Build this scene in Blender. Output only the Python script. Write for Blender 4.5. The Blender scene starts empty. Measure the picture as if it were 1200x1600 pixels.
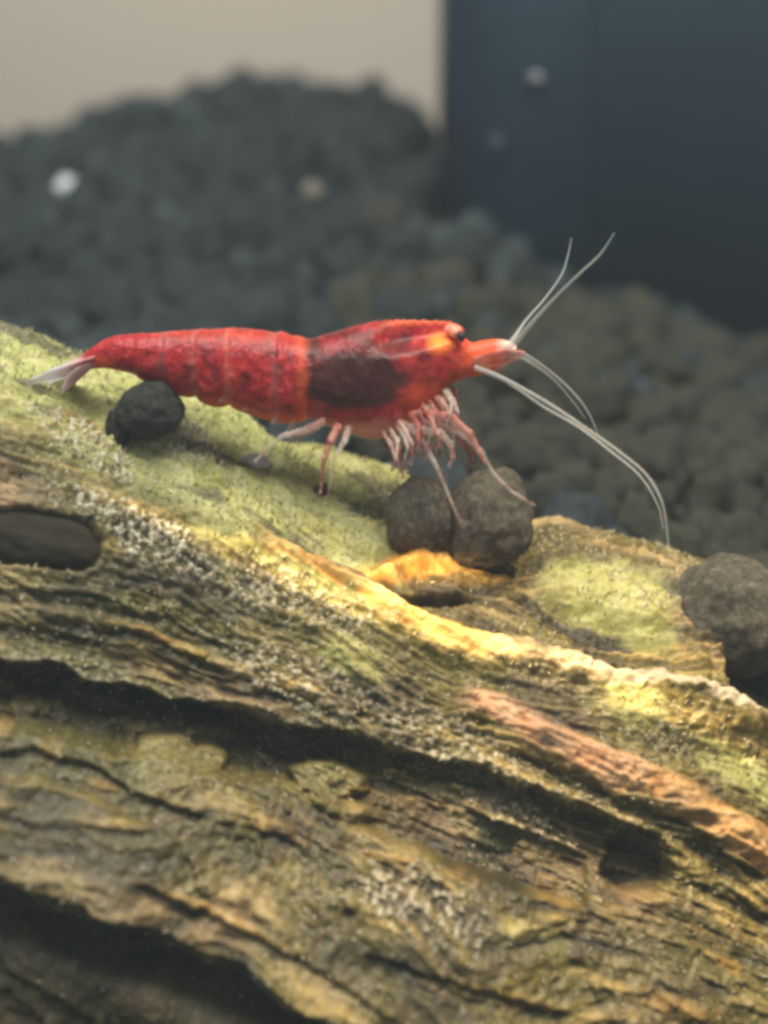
import bpy, bmesh, math, random
import numpy as np
from mathutils import Vector, Matrix
from mathutils.bvhtree import BVHTree

# ------------------------------------------------------------------ scene, camera, light
# 1 Blender unit = 1 cm
sc = bpy.context.scene
sc.unit_settings.system = 'METRIC'
sc.unit_settings.scale_length = 0.01
random.seed(7)
rng = np.random.default_rng(11)

PITCH = math.radians(10.0)
DIST = 13.0
FPX = 3900.0                                     # focal length in pixels of the 1200x1600 frame
CAM = np.array([0.0, -DIST * math.cos(PITCH), DIST * math.sin(PITCH)])
FWD = np.array([0.0, math.cos(PITCH), -math.sin(PITCH)])
UP = np.array([0.0, math.sin(PITCH), math.cos(PITCH)])

cd = bpy.data.cameras.new('camera')
cd.sensor_fit = 'AUTO'
cd.sensor_width = 36.0
cd.lens = FPX / 1600.0 * 36.0
cd.clip_start = 0.1
cd.clip_end = 500
cd.dof.use_dof = True
cd.dof.focus_distance = 12.95
cd.dof.aperture_fstop = 0.27
cd.dof.aperture_blades = 0
cam = bpy.data.objects.new('camera', cd)
sc.collection.objects.link(cam)
cam.location = CAM
cam.rotation_euler = (math.radians(90) - PITCH, 0, 0)
sc.camera = cam

world = bpy.data.worlds.new('World')
sc.world = world
world.use_nodes = True
bgn = world.node_tree.nodes['Background']
bgn.inputs['Color'].default_value = (0.80, 0.92, 1.0, 1)
bgn.inputs['Strength'].default_value = 0.25


def lamp(name, kind, loc, target, energy, color, size=1.0, **kw):
    ld = bpy.data.lights.new(name, kind)
    ld.energy = energy
    ld.color = color
    if kind == 'AREA':
        ld.shape = 'RECTANGLE'
        ld.size = size
        ld.size_y = kw.get('size_y', size)
    if kind == 'SPOT':
        ld.spot_size = math.radians(kw['angle'])
        ld.spot_blend = kw.get('blend', 0.5)
        ld.shadow_soft_size = size
    o = bpy.data.objects.new(name, ld)
    sc.collection.objects.link(o)
    o.location = loc
    d = Vector(target) - Vector(loc)
    o.rotation_euler = d.to_track_quat('-Z', 'Y').to_euler()
    return o


# the lamp over the tank, an added warm spot at the upper right, the room light on the wall behind
lamp('tank_lamp', 'AREA', (0.0, -4.8, 13.5), (0.2, 0.5, -0.3), 4500, (1.0, 0.96, 0.86), 14.0, size_y=9.0)
lamp('warm_light', 'SPOT', (6.0, -4.0, 13.0), (1.2, -0.8, -1.5), 8500, (1.0, 0.66, 0.28), 0.4, angle=22, blend=1.0)


def shaft(name, loc, target, along, length, width, energy, color):
    """added narrow spot lamp, standing in for sunlight focused by the ripples"""
    o = lamp(name, 'SPOT', loc, target, energy, color, 0.02, angle=10, blend=0.75)
    z = (Vector(loc) - Vector(target)).normalized()
    x = Vector(along)
    x = (x - z * x.dot(z)).normalized()
    y = z.cross(x)
    R = Matrix((x, y, z)).transposed()
    d = (Vector(loc) - Vector(target)).length
    k = d * math.tan(math.radians(5)) * 2
    o.matrix_world = Matrix.LocRotScale(Vector(loc), R.to_quaternion(), Vector((length / k, width / k, 1.0)))
    return o


shaft('streak_spot', (-3.5, -6.0, 12.0), (0.36, -0.48, -0.505), (1, 0, -0.43), 3.7, 0.21, 32000, (1.0, 0.72, 0.36))
shaft('streak_spot', (-2.5, -11.0, 5.5), (0.23, -0.15, -0.28), (1, 0, 0.05), 0.85, 0.22, 18000, (1.0, 0.66, 0.28))
shaft('streak_spot', (5.0, -5.0, 13.0), (1.25, -0.90, -1.33), (1, 0, -0.50), 2.4, 0.34, 14000, (1.0, 0.72, 0.42))
lamp('room_light', 'AREA', (-2, 13, 9), (-2, 19, 2), 460, (1.0, 0.92, 0.82), 5.0)

sc.view_settings.view_transform = 'Standard'
sc.view_settings.look = 'None'
sc.view_settings.exposure = -0.18
sc.view_settings.gamma = 1.0
sc.view_settings.use_curve_mapping = False
sc.render.engine = 'CYCLES'
sc.cycles.use_denoising = True
sc.cycles.max_bounces = 8
sc.cycles.transparent_max_bounces = 24
sc.cycles.caustics_reflective = False
sc.cycles.caustics_refractive = False
sc.cycles.filter_width = 3.4
sc.cycles.volume_bounces = 1
sc.cycles.volume_step_rate = 4


# ------------------------------------------------------------------ layout helpers
def at(px, py, Y):
    """world point on the vertical plane y = Y that the photo shows at (px, py)"""
    d = FWD + np.array([1.0, 0, 0]) * ((px - 600) / FPX) + UP * ((800 - py) / FPX)
    t = (Y - CAM[1]) / d[1]
    return CAM + d * t


def proj(P):
    d = P - CAM
    dep = d @ FWD
    return 600 + FPX * d[..., 0] / dep, 800 - FPX * (d @ UP) / dep, dep


def V(p):
    return Vector((float(p[0]), float(p[1]), float(p[2])))


def smooth(a, b, x):
    t = np.clip((x - a) / (b - a), 0, 1)
    return t * t * (3 - 2 * t)


PERM = rng.permutation(4096)
GA = rng.uniform(0, 2 * np.pi, 4096)
GX, GY = np.cos(GA), np.sin(GA)
RV = rng.uniform(0, 1, (4096, 3))


def hsh(i, j, seed):
    return PERM[(PERM[(i + seed * 131) & 4095] + j * 7) & 4095]


def perlin(x, y, seed=0):
    xi = np.floor(x).astype(np.int64)
    yi = np.floor(y).astype(np.int64)
    xf, yf = x - xi, y - yi
    u = xf * xf * xf * (xf * (xf * 6 - 15) + 10)
    v = yf * yf * yf * (yf * (yf * 6 - 15) + 10)

    def g(a, b):
        h = hsh(xi + a, yi + b, seed)
        return GX[h] * (xf - a) + GY[h] * (yf - b)
    n0 = g(0, 0) * (1 - u) + g(1, 0) * u
    n1 = g(0, 1) * (1 - u) + g(1, 1) * u
    return (n0 * (1 - v) + n1 * v) * 1.5


def fbm(x, y, seed=0, oct=4, gain=0.5, ridged=False):
    s = 0
    a = 1.0
    for o in range(oct):
        n = perlin(x * 2 ** o + 17.3 * o, y * 2 ** o + 5.1 * o, seed + o)
        if ridged:
            n = 1 - 2 * np.abs(n)
        s = s + a * n
        a *= gain
    return s


def worley(x, y, seed=0):
    """distance to the nearest jittered point, and that point's random value"""
    xi = np.floor(x).astype(np.int64)
    yi = np.floor(y).astype(np.int64)
    best = np.full(x.shape, 9.0)
    val = np.zeros(x.shape)
    for a in (-1, 0, 1):
        for b in (-1, 0, 1):
            h = hsh(xi + a, yi + b, seed)
            dx = xi + a + RV[h, 0] - x
            dy = yi + b + RV[h, 1] - y
            d = np.sqrt(dx * dx + dy * dy)
            m = d < best
            best = np.where(m, d, best)
            val = np.where(m, RV[h, 2], val)
    return best, val


def polydist(px, py, pts, aspect=1.0):
    """distance (px) to a polyline, side sign (+ below/right of it) and position 0..1 along it"""
    pts = np.array(pts, float)
    best = np.full(px.shape, 1e9)
    side = np.zeros(px.shape)
    pos = np.zeros(px.shape)
    seg = np.hypot(*np.diff(pts, axis=0).T)
    cum = np.concatenate([[0], np.cumsum(seg)]) / seg.sum()
    for i in range(len(pts) - 1):
        ax, ay = pts[i]
        bx, by = pts[i + 1]
        dx, dy = bx - ax, by - ay
        t = np.clip(((px - ax) * dx + (py - ay) * dy) / (dx * dx + dy * dy), 0, 1)
        ex, ey = px - ax - t * dx, py - ay - t * dy
        d = np.hypot(ex, ey)
        m = d < best
        best = np.where(m, d, best)
        side = np.where(m, np.sign(dx * ey - dy * ex), side)
        pos = np.where(m, cum[i] + t * (cum[i + 1] - cum[i]), pos)
    return best, side, pos


# ------------------------------------------------------------------ mesh helpers
def tag(o, label=None, cat=None, group=None, kind=None):
    if label:
        o['label'] = label
    if cat:
        o['category'] = cat
    if group:
        o['group'] = group
    if kind:
        o['kind'] = kind
    return o


def make(name, verts, faces, mat, parent=None, smooth_=True, attrs=None):
    me = bpy.data.meshes.new(name)
    verts = np.asarray(verts, np.float32)
    if isinstance(faces, np.ndarray):
        n, k = faces.shape
        me.vertices.add(len(verts))
        me.vertices.foreach_set('co', verts.ravel())
        me.loops.add(n * k)
        me.loops.foreach_set('vertex_index', faces.astype(np.int32).ravel())
        me.polygons.add(n)
        me.polygons.foreach_set('loop_start', np.arange(0, n * k, k, dtype=np.int32))
        me.update(calc_edges=True)
    else:
        me.from_pydata(verts.tolist(), [], faces)
        me.update()
    if smooth_:
        me.polygons.foreach_set('use_smooth', np.ones(len(me.polygons), bool))
    for k, v in (attrs or {}).items():
        a = me.attributes.new(k, 'FLOAT', 'POINT')
        a.data.foreach_set('value', np.asarray(v, np.float32).ravel())
    me.validate()
    me.materials.append(mat)
    o = bpy.data.objects.new(name, me)
    sc.collection.objects.link(o)
    if parent:
        o.parent = parent
    return o


def grid_faces(nu, nv, close_v=False):
    i = np.arange(nu - 1)[:, None]
    j = np.arange(nv if close_v else nv - 1)[None, :]
    j2 = (j + 1) % nv
    f = np.stack([i * nv + j, i * nv + j2, (i + 1) * nv + j2, (i + 1) * nv + j], -1)
    return f.reshape(-1, 4)


def catmull(pts, n):
    pts = np.asarray(pts, float)
    P = np.vstack([2 * pts[0] - pts[1], pts, 2 * pts[-1] - pts[-2]])
    k = len(pts) - 1
    u = np.linspace(0, k, n)
    i = np.minimum(u.astype(int), k - 1)
    t = (u - i)[:, None]
    p0, p1, p2, p3 = P[i], P[i + 1], P[i + 2], P[i + 3]
    return 0.5 * ((2 * p1) + (-p0 + p2) * t + (2 * p0 - 5 * p1 + 4 * p2 - p3) * t ** 2 + (-p0 + 3 * p1 - 3 * p2 + p3) * t ** 3)


def tube_geo(pts, radii, n=40, sides=10, flat=1.0, wob=0.0):
    c = catmull(pts, n)
    r = np.interp(np.linspace(0, 1, n), np.linspace(0, 1, len(radii)), radii)
    if wob:
        r = r * (1 + wob * np.sin(np.linspace(0, 1, n) * n * 1.9 + rng.uniform(0, 6)))
    T = np.gradient(c, axis=0)
    T /= np.linalg.norm(T, axis=1)[:, None] + 1e-9
    ref = np.array([0.0, 1.0, 0.0])
    N = np.cross(T, ref)
    N /= np.linalg.norm(N, axis=1)[:, None] + 1e-9
    Bn = np.cross(T, N)
    a = np.linspace(0, 2 * np.pi, sides, endpoint=False)
    P = c[:, None, :] + r[:, None, None] * (np.cos(a)[None, :, None] * N[:, None, :] + flat * np.sin(a)[None, :, None] * Bn[:, None, :])
    F = [list(map(int, f)) for f in grid_faces(n, sides, True)]
    F.append(list(range(sides))[::-1])
    F.append([(n - 1) * sides + k for k in range(sides)])
    return P.reshape(-1, 3), F


def tube(name, pts, radii, mat, parent=None, n=40, sides=10, flat=1.0, wob=0.0, k=1.0):
    radii = [q * k for q in radii]
    v, f = tube_geo(pts, radii, n, sides, flat, wob)
    return make(name, v, f, mat, parent)


# ------------------------------------------------------------------ materials
class M:
    def __init__(self, name):
        self.m = bpy.data.materials.new(name)
        self.m.use_nodes = True
        self.nt = self.m.node_tree
        self.b = self.nt.nodes['Principled BSDF']
        self.out = self.nt.nodes['Material Output']

    def n(self, t, **kw):
        nd = self.nt.nodes.new(t)
        for k, v in kw.items():
            if k.startswith('i_'):
                nd.inputs[k[2:].replace('_', ' ')].default_value = v
            else:
                setattr(nd, k, v)
        return nd

    def l(self, a, b):
        self.nt.links.new(a, b)

    def attr(self, name):
        return self.n('ShaderNodeAttribute', attribute_name=name).outputs['Fac']

    def noise(self, scale, detail=4, rough=0.5, vec=None, dist=0.0):
        nd = self.n('ShaderNodeTexNoise')
        nd.inputs['Scale'].default_value = scale
        nd.inputs['Detail'].default_value = detail
        nd.inputs['Roughness'].default_value = rough
        nd.inputs['Distortion'].default_value = dist
        if vec is None:
            if not hasattr(self, 'tc'):
                self.tc = self.n('ShaderNodeTexCoord')
            vec = self.tc.outputs['Object']
        self.l(vec, nd.inputs['Vector'])
        return nd.outputs['Fac']

    def ramp(self, fac, stops):
        r = self.n('ShaderNodeValToRGB')
        e = r.color_ramp.elements
        while len(e) < len(stops):
            e.new(0.5)
        for el, (p, c) in zip(e, stops):
            el.position = p
            el.color = (*c, 1) if len(c) == 3 else c
        self.l(fac, r.inputs['Fac'])
        return r.outputs['Color']

    def mix(self, fac, a, b, mode='MIX'):
        nd = self.n('ShaderNodeMix', data_type='RGBA', blend_type=mode)
        for v, s in ((fac, 'Factor'), (a, 'A'), (b, 'B')):
            idx = {'Factor': 0, 'A': 6, 'B': 7}[s]
            if hasattr(v, 'is_linked'):
                self.l(v, nd.inputs[idx])
            elif isinstance(v, (int, float)):
                nd.inputs[idx].default_value = v
            else:
                nd.inputs[idx].default_value = (*v, 1)
        return nd.outputs[2]

    def math(self, op, a, b=0.0, clamp=False):
        nd = self.n('ShaderNodeMath', operation=op, use_clamp=clamp)
        for k, v in ((0, a), (1, b)):
            if hasattr(v, 'is_linked'):
                self.l(v, nd.inputs[k])
            else:
                nd.inputs[k].default_value = v
        return nd.outputs[0]

    def set(self, **kw):
        for k, v in kw.items():
            s = self.b.inputs[k.replace('_', ' ')]
            if hasattr(v, 'is_linked'):
                self.l(v, s)
            elif isinstance(v, tuple) and len(v) == 3 and s.type == 'RGBA':
                s.default_value = (*v, 1)
            else:
                s.default_value = v
        return self

    def bump(self, h, strength=0.5, dist=0.02):
        b = self.n('ShaderNodeBump')
        b.inputs['Strength'].default_value = strength
        b.inputs['Distance'].default_value = dist
        self.l(h, b.inputs['Height'])
        self.l(b.outputs['Normal'], self.b.inputs['Normal'])


def mat_wood():
    m = M('waterlogged_wood')
    big = m.noise(1.1, 4, 0.6)
    mid = m.noise(5.0, 5, 0.62, dist=0.4)
    fine = m.noise(26.0, 4, 0.65)
    grain = m.attr('grain')
    tone = m.math('ADD', m.math('MULTIPLY', grain, 0.62), m.math('ADD', m.math('MULTIPLY', mid, 0.23), m.math('MULTIPLY', fine, 0.15)))
    base = m.ramp(tone, [(0.32, (0.030, 0.024, 0.009)), (0.47, (0.080, 0.063, 0.015)), (0.58, (0.165, 0.128, 0.032)), (0.67, (0.36, 0.255, 0.075)), (0.82, (0.58, 0.43, 0.17))])
    pink = m.ramp(tone, [(0.32, (0.045, 0.032, 0.016)), (0.46, (0.150, 0.098, 0.044)), (0.60, (0.33, 0.222, 0.112)), (0.78, (0.58, 0.43, 0.25))])
    c = m.mix(m.math('MULTIPLY', m.math('SUBTRACT', big, 0.46, True), 5.0, True), base, pink)
    olive = m.ramp(fine, [(0.36, (0.040, 0.036, 0.008)), (0.54, (0.145, 0.128, 0.028)), (0.72, (0.36, 0.31, 0.10))])
    c = m.mix(m.math('MULTIPLY', m.attr('film'), 0.65), c, olive)
    alg = m.ramp(m.math('ADD', m.math('MULTIPLY', m.noise(5, 4, .55), .78), m.math('MULTIPLY', fine, .22)),
                 [(0.34, (0.21, 0.215, 0.045)), (0.50, (0.42, 0.42, 0.135)), (0.64, (0.56, 0.55, 0.25))])
    c = m.mix(m.attr('algae'), c, alg)
    bare_sunlit = m.ramp(m.math('ADD', m.math('MULTIPLY', mid, .5), m.math('MULTIPLY', grain, .5)),
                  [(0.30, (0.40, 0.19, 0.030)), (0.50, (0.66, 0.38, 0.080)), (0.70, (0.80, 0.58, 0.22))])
    c = m.mix(m.attr('bare_sunlit'), c, bare_sunlit)  # bare scars, and the gold of the lit streaks put into the colour
    rosy_light = m.ramp(mid, [(0.35, (0.46, 0.22, 0.10)), (0.65, (0.70, 0.46, 0.28))])
    c = m.mix(m.attr('rosy_light'), c, rosy_light)  # pinkish light on the second ridge, as colour
    c = m.mix(m.attr('pearl'), c, (0.62, 0.57, 0.43))
    c = m.mix(m.attr('dirt_shade'), c, (0.040, 0.034, 0.022))  # dark tone: stains and the painted shade of the recesses
    m.set(Base_Color=c, Roughness=m.ramp(fine, [(0.3, (.72,) * 3), (0.7, (.34,) * 3)]), Specular_IOR_Level=0.45)
    m.bump(m.math('ADD', m.noise(60, 3, .6), m.math('MULTIPLY', fine, 1.5)), 0.35, 0.010)
    return m.m


def mat_soil(name, hue):
    m = M(name)
    inf = m.n('ShaderNodeObjectInfo')
    n1 = m.noise(6, 4, .6)
    n2 = m.noise(24, 4, .7)
    a = m.ramp(n1, [(0.3, tuple(x * .5 for x in hue)), (0.55, hue), (0.75, tuple(min(1, x * 2.0) for x in hue))])
    c = m.mix(m.ramp(n2, [(0.55, (0, 0, 0)), (0.72, (.55,) * 3)]), a, tuple(x * 2.6 for x in hue))
    m.set(Base_Color=c, Roughness=0.8, Specular_IOR_Level=0.3)
    m.bump(m.math('ADD', n2, m.noise(50, 3, .6)), 0.8, 0.02)
    return m.m


def mat_shrimp():
    m = M('shrimp_shell')
    n1 = m.noise(5, 4, .6, dist=.3)
    n2 = m.noise(17, 4, .65, dist=.5)
    red = m.ramp(n2, [(0.30, (0.13, 0.007, 0.011)), (0.42, (0.34, 0.018, 0.026)), (0.56, (0.46, 0.030, 0.036)), (0.70, (0.62, 0.10, 0.085))])
    c = m.mix(m.math('MULTIPLY', m.attr('dark'), 0.96), red, m.ramp(n1, [(0.35, (0.020, 0.007, 0.006)), (0.65, (0.058, 0.020, 0.016))]))
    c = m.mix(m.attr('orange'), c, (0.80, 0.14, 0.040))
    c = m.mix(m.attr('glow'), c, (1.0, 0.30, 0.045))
    c = m.mix(m.attr('pale'), c, (0.85, 0.78, 0.74))
    m.set(Base_Color=c, Roughness=0.34, Specular_IOR_Level=0.28, Subsurface_Weight=0.45, Subsurface_Radius=(0.22, 0.06, 0.03), Subsurface_Scale=0.5)
    m.bump(m.math('ADD', n2, m.noise(55, 2, .5)), 0.30, 0.015)
    return m.m


def mat_flesh(name, col, alpha, rough=0.3, var=None):
    """thin see-through shell: legs, feelers, fins"""
    m = M(name)
    c = col
    if var:
        c = m.mix(m.ramp(m.noise(11, 3, .6), [(0.42, (0, 0, 0)), (0.6, (1, 1, 1))]), col, var)
    m.set(Base_Color=c, Roughness=rough, Subsurface_Weight=0.4, Subsurface_Radius=(0.1, 0.05, 0.04), Subsurface_Scale=0.3, Alpha=alpha)
    return m.m


def mat_plain(name, col, rough=0.5, var=None, scale=3.0, bump=0.0, **kw):
    m = M(name)
    c = col
    if var:
        c = m.ramp(m.noise(scale, 5, .6), [(0.3, col), (0.7, var)])
    m.set(Base_Color=c, Roughness=rough, **kw)
    if bump:
        m.bump(m.noise(scale * 12, 3, .6), bump, 0.02)
    return m.m


WOOD = mat_wood()
SOIL = mat_soil('aquarium_soil', (0.044, 0.058, 0.063))
SOIL_OLIVE = mat_soil('aquarium_soil_with_algae', (0.076, 0.075, 0.053))
SOIL_DARK = mat_soil('dark_soil_granule', (0.052, 0.054, 0.048))
SOIL_BROWN = mat_soil('brown_soil_granule', (0.135, 0.122, 0.095))
SHELL = mat_shrimp()
LEG_RED = mat_flesh('red_leg_shell', (0.36, 0.06, 0.05), 0.55, var=(0.60, 0.30, 0.25))
LEG_PALE = mat_flesh('pale_leg_shell', (0.74, 0.66, 0.60), 0.28, var=(0.56, 0.30, 0.25))
FEELER = mat_flesh('feeler_shell', (0.55, 0.58, 0.57), 0.40)
def mat_fin():
    """tail blades: red where they leave the body, clear milky towards the tips"""
    m = M('fin_shell')
    m.noise(1.0)
    sx = m.n('ShaderNodeSeparateXYZ')
    m.l(m.tc.outputs['Object'], sx.inputs[0])
    t = m.math('ADD', m.math('MULTIPLY', m.math('ADD', sx.outputs['X'], 1.80), 3.0), m.math('MULTIPLY', m.math('SUBTRACT', m.noise(16, 3, .6), .5), .8), True)
    m.set(Base_Color=m.ramp(t, [(0.30, (0.80, 0.81, 0.86)), (0.70, (0.74, 0.48, 0.48)), (1.0, (0.50, 0.06, 0.06))]), Roughness=0.3,
          Alpha=m.ramp(t, [(0.1, (.42,) * 3), (0.9, (.85,) * 3)]), Subsurface_Weight=0.2, Subsurface_Radius=(.1, .05, .04), Subsurface_Scale=.3)
    return m.m


FIN = mat_fin()
SCALE = mat_flesh('scale_shell', (0.58, 0.15, 0.10), 0.5, 0.25, var=(0.66, 0.40, 0.34))
EYE = mat_plain('eye_black', (0.020, 0.016, 0.026), 0.5)
STALK = mat_flesh('eye_stalk_shell', (0.90, 0.16, 0.10), 1.0, 0.2, var=(0.95, 0.40, 0.28))
FILTER = mat_plain('black_filter_plastic', (0.012, 0.026, 0.044), 0.5, (0.022, 0.041, 0.065), 0.5, Specular_IOR_Level=0.25)
WALL = mat_plain('beige_wall_paint', (0.50, 0.44, 0.36), 0.9, (0.56, 0.49, 0.41), 0.06)
WHITE = mat_plain('white_fleck', (0.85, 0.90, 0.95), 0.3, Subsurface_Weight=0.2)
BEIGE = mat_plain('beige_fleck', (0.24, 0.20, 0.16), 0.6, (0.32, 0.27, 0.22), 8)
GREY = mat_plain('grey_fleck', (0.14, 0.16, 0.17), 0.5, (0.40, 0.42, 0.44), 9)
CHIP = mat_plain('pale_wood_chip', (0.20, 0.165, 0.065), 0.7, (0.40, 0.33, 0.16), 7, 0.6)
FUZZ = mat_plain('algae_thread', (0.44, 0.44, 0.16), 0.6, (0.58, 0.57, 0.28), 2.0)
PALEFUZZ = mat_plain('pale_film_thread', (0.42, 0.37, 0.22), 0.5, (0.66, 0.60, 0.44), 2.0)

# ------------------------------------------------------------------ the wall behind
w = make('back_wall', [(-26, 19, -5), (26, 19, -5), (26, 19, 16), (-26, 19, 16)], [[0, 1, 2, 3]], WALL, smooth_=False)
tag(w, kind='structure')

# ------------------------------------------------------------------ soil bank
GXs = np.array([-9.0, -3.6, -1.4, 0.3, 1.1, 3.0, 9.0])
GYs = np.array([0.3, 3.0, 6.0, 9.0, 10.2, 14.0])
GZ = np.array([
    [-1.10, -1.00, -0.95, -0.90, -0.85, -0.95, -1.10],
    [0.00, 0.10, 0.10, 0.00, -0.10, -0.35, -0.60],
    [0.80, 1.00, 1.05, 1.00, 0.78, 0.14, -0.20],
    [1.05, 1.38, 2.10, 1.86, 1.40, 0.80, 0.40],
    [1.05, 1.30, 2.05, 1.80, 1.30, 0.80, 0.40],
    [0.60, 0.60, 0.60, 0.60, 0.60, 0.40, 0.20]])


def soil_z(x, y):
    i = np.clip(np.searchsorted(GXs, x) - 1, 0, len(GXs) - 2)
    j = np.clip(np.searchsorted(GYs, y) - 1, 0, len(GYs) - 2)
    tx = np.clip((x - GXs[i]) / (GXs[i + 1] - GXs[i]), 0, 1)
    ty = np.clip((y - GYs[j]) / (GYs[j + 1] - GYs[j]), 0, 1)
    z = (GZ[j, i] * (1 - tx) + GZ[j, i + 1] * tx) * (1 - ty) + (GZ[j + 1, i] * (1 - tx) + GZ[j + 1, i + 1] * tx) * ty
    return z + 0.13 * perlin(np.asarray(x) * .9, np.asarray(y) * .9, 3)


nx, ny = 90, 90
gx, gy = np.meshgrid(np.linspace(-9, 9, nx), np.linspace(-6, 14, ny), indexing='ij')
gz = np.where(gy < 0.3, soil_z(gx, np.full_like(gy, 0.3)) - (0.3 - gy) * 4.0, soil_z(gx, gy)) - 0.16
gz = np.maximum(gz, -3.4)
soil = make('soil_bed', np.stack([gx, gy, gz], -1).reshape(-1, 3), grid_faces(nx, ny), SOIL_DARK)
tag(soil, kind='structure')


def granule_mesh(name, seed, sub, mat, rough=0.16):
    bm = bmesh.new()
    bmesh.ops.create_icosphere(bm, subdivisions=sub, radius=1.0)
    r = random.Random(seed)
    offs = [Vector((r.uniform(-9, 9), r.uniform(-9, 9), r.uniform(-9, 9))) for _ in range(3)]
    from mathutils import noise
    for v in bm.verts:
        p = v.co.normalized()
        k = 1 + rough * 1.5 * noise.noise(p * 1.1 + offs[0]) + rough * 0.9 * noise.noise(p * 2.6 + offs[1]) + rough * 0.5 * noise.noise(p * 6 + offs[2])
        if sub > 3:
            k += rough * 0.22 * noise.noise(p * 15 + offs[2]) + rough * .12 * noise.noise(p * 31 + offs[1])
        v.co = p * k
    for f in bm.faces:
        f.smooth = True
    me = bpy.data.meshes.new(name)
    bm.to_mesh(me)
    bm.free()
    me.materials.append(mat)
    return me


protos = {0: [granule_mesh('soil_granule', 100 + k, 3, SOIL, 0.36) for k in range(6)],
          1: [granule_mesh('soil_granule', 200 + k, 3, SOIL_OLIVE, 0.36) for k in range(6)]}

# scatter one loose layer over the bank (dart throwing)
cells = {}
gran = []
tries = 0
while tries < 26000:
    tries += 1
    x = random.uniform(-6.5, 6.5)
    y = random.uniform(0.3, 10.6)
    r = random.choice((0.12, 0.15, 0.17, 0.19, 0.21, 0.24))
    gap = r * 1.55
    ci, cj = int(x / .3), int(y / .3)
    ok = True
    for a in (-1, 0, 1):
        for b in (-1, 0, 1):
            for (X, Y_, R) in cells.get((ci + a, cj + b), ()):
                if (X - x) ** 2 + (Y_ - y) ** 2 < (0.66 * (r + R)) ** 2:
                    ok = False
    if ok:
        cells.setdefault((ci, cj), []).append((x, y, r))
        gran.append((x, y, r))
gr = np.array(gran)
zz = soil_z(gr[:, 0], gr[:, 1]) + rng.uniform(-0.09, 0.05, len(gr))
GP = np.column_stack([gr[:, 0], gr[:, 1], zz])
gpx, gpy, gdep = proj(GP)

# ------------------------------------------------------------------ driftwood
ANG = math.radians(22)
AX = np.array([math.cos(ANG), 0, -math.sin(ANG)])
BX = np.array([math.sin(ANG), 0, math.cos(ANG)])
CX = np.array([0, -1.0, 0])
YC = 0.55
P0 = at(600, 1235, YC)
RAD = 1.45
NS, NT = 1100, 880
s = np.linspace(-3.4, 3.6, NS)
ph = np.radians(np.linspace(-75, 165, NT))
S, PH = np.meshgrid(s, ph, indexing='ij')
RB = RAD * (1 + 0.05 * np.cos(2 * PH - 0.7) + 0.95 * smooth(1.2, 2.3, PH))
N = np.cos(PH)[..., None] * BX + np.sin(PH)[..., None] * CX
P = P0 + S[..., None] * AX + RB[..., None] * N
ARC = PH * RAD
px, py, _ = proj(P)
front = smooth(-0.35, -0.1, PH)

warp = 0.25 * perlin(S * .5, ARC * .6, 40) + 0.08 * perlin(S * 1.6, ARC * 1.9, 41)
A2 = ARC + warp
h = 0.10 * fbm(S * .45, ARC * .7, 50, 3)
g1 = fbm(S * .75, A2 * 5.0, 60, 4, .55, True)
g2 = fbm(S * 2.4, A2 * 17.0, 70, 3, .5)
g3 = fbm(S * 5.0, A2 * 7.0, 75, 4, .55)
streak = fbm(S * 1.1, A2 * 9.0, 220, 5, .66)
h += 0.012 * g1 + 0.009 * g2 + 0.014 * g3 + 0.019 * streak
crk = fbm(S * .9, A2 * 3.6, 66, 3, .5)
crack = 1 - smooth(0.0, 0.085, np.abs(crk))
crackm = smooth(0.05, 0.45, fbm(S * .7, ARC * .9, 67, 2))
h -= 0.010 * crack * crackm
wd, wv = worley(S * 13 + .5 * g3, ARC * 15, 5)
lump = np.clip(1 - wd * 1.5, 0, 1) * (wv > .35)
lumpm = smooth(-0.25, 0.35, fbm(S * 1.1, ARC * 1.4, 80, 3))
lump0 = 0.030 * lump * lumpm
wd2, wv2 = worley(S * 29, ARC * 33 + .3 * g2, 9)
nod = np.clip(1 - wd2 * 1.75, 0, 1) ** .6 * (wv2 > .45)

# pale nodule patches
pearl_zone = np.zeros_like(S)
for (cx, cy, rx, ry, a) in ((225, 835, 125, 40, .5), (470, 1060, 150, 46, .45), (700, 1160, 150, 40, .5), (300, 700, 60, 22, .4), (450, 930, 140, 40, .3), (680, 1420, 130, 60, .4), (830, 1290, 90, 22, .45), (130, 690, 110, 30, .5)):
    ca, sa = math.cos(a), math.sin(a)
    dx, dy = px - cx, py - cy
    e = ((dx * ca + dy * sa) / rx) ** 2 + ((-dx * sa + dy * ca) / ry) ** 2
    amp = 1.0 if cx == 225 else 0.62
    pearl_zone = np.maximum(pearl_zone, amp * (1 - smooth(0.35, 1.25, e + .35 * g3)))
pearl_zone = np.maximum(pearl_zone, .16 * smooth(.1, .6, fbm(S * 1.6, ARC * 2.1, 85, 3)))
pz = pearl_zone * front
h += 0.020 * nod * np.clip(pz * 1.6, 0, 1)
pearl = np.clip(nod * pz * 1.5, 0, 1)
h += 0.006 * fbm(S * 26, ARC * 34, 90, 2) + 0.010 * fbm(S * 9, ARC * 14, 95, 3)

cut = np.zeros_like(S)                            # hollows run level into the wood
bare_sunlit = np.zeros_like(S)
stain = .6 * smooth(.12, .55, fbm(S * 1.3, A2 * 3.2, 210, 4, .55))
rosy_light = np.zeros_like(S)
dirt_shade = np.zeros_like(S)  # real stains plus shade painted into the hollows and underside
jag = 9 * g3 + 5 * g2
jag2 = 10 * fbm(S * 3.5, ARC * 3.5, 97, 4)

dirt_shade = np.maximum(dirt_shade, stain)
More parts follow.
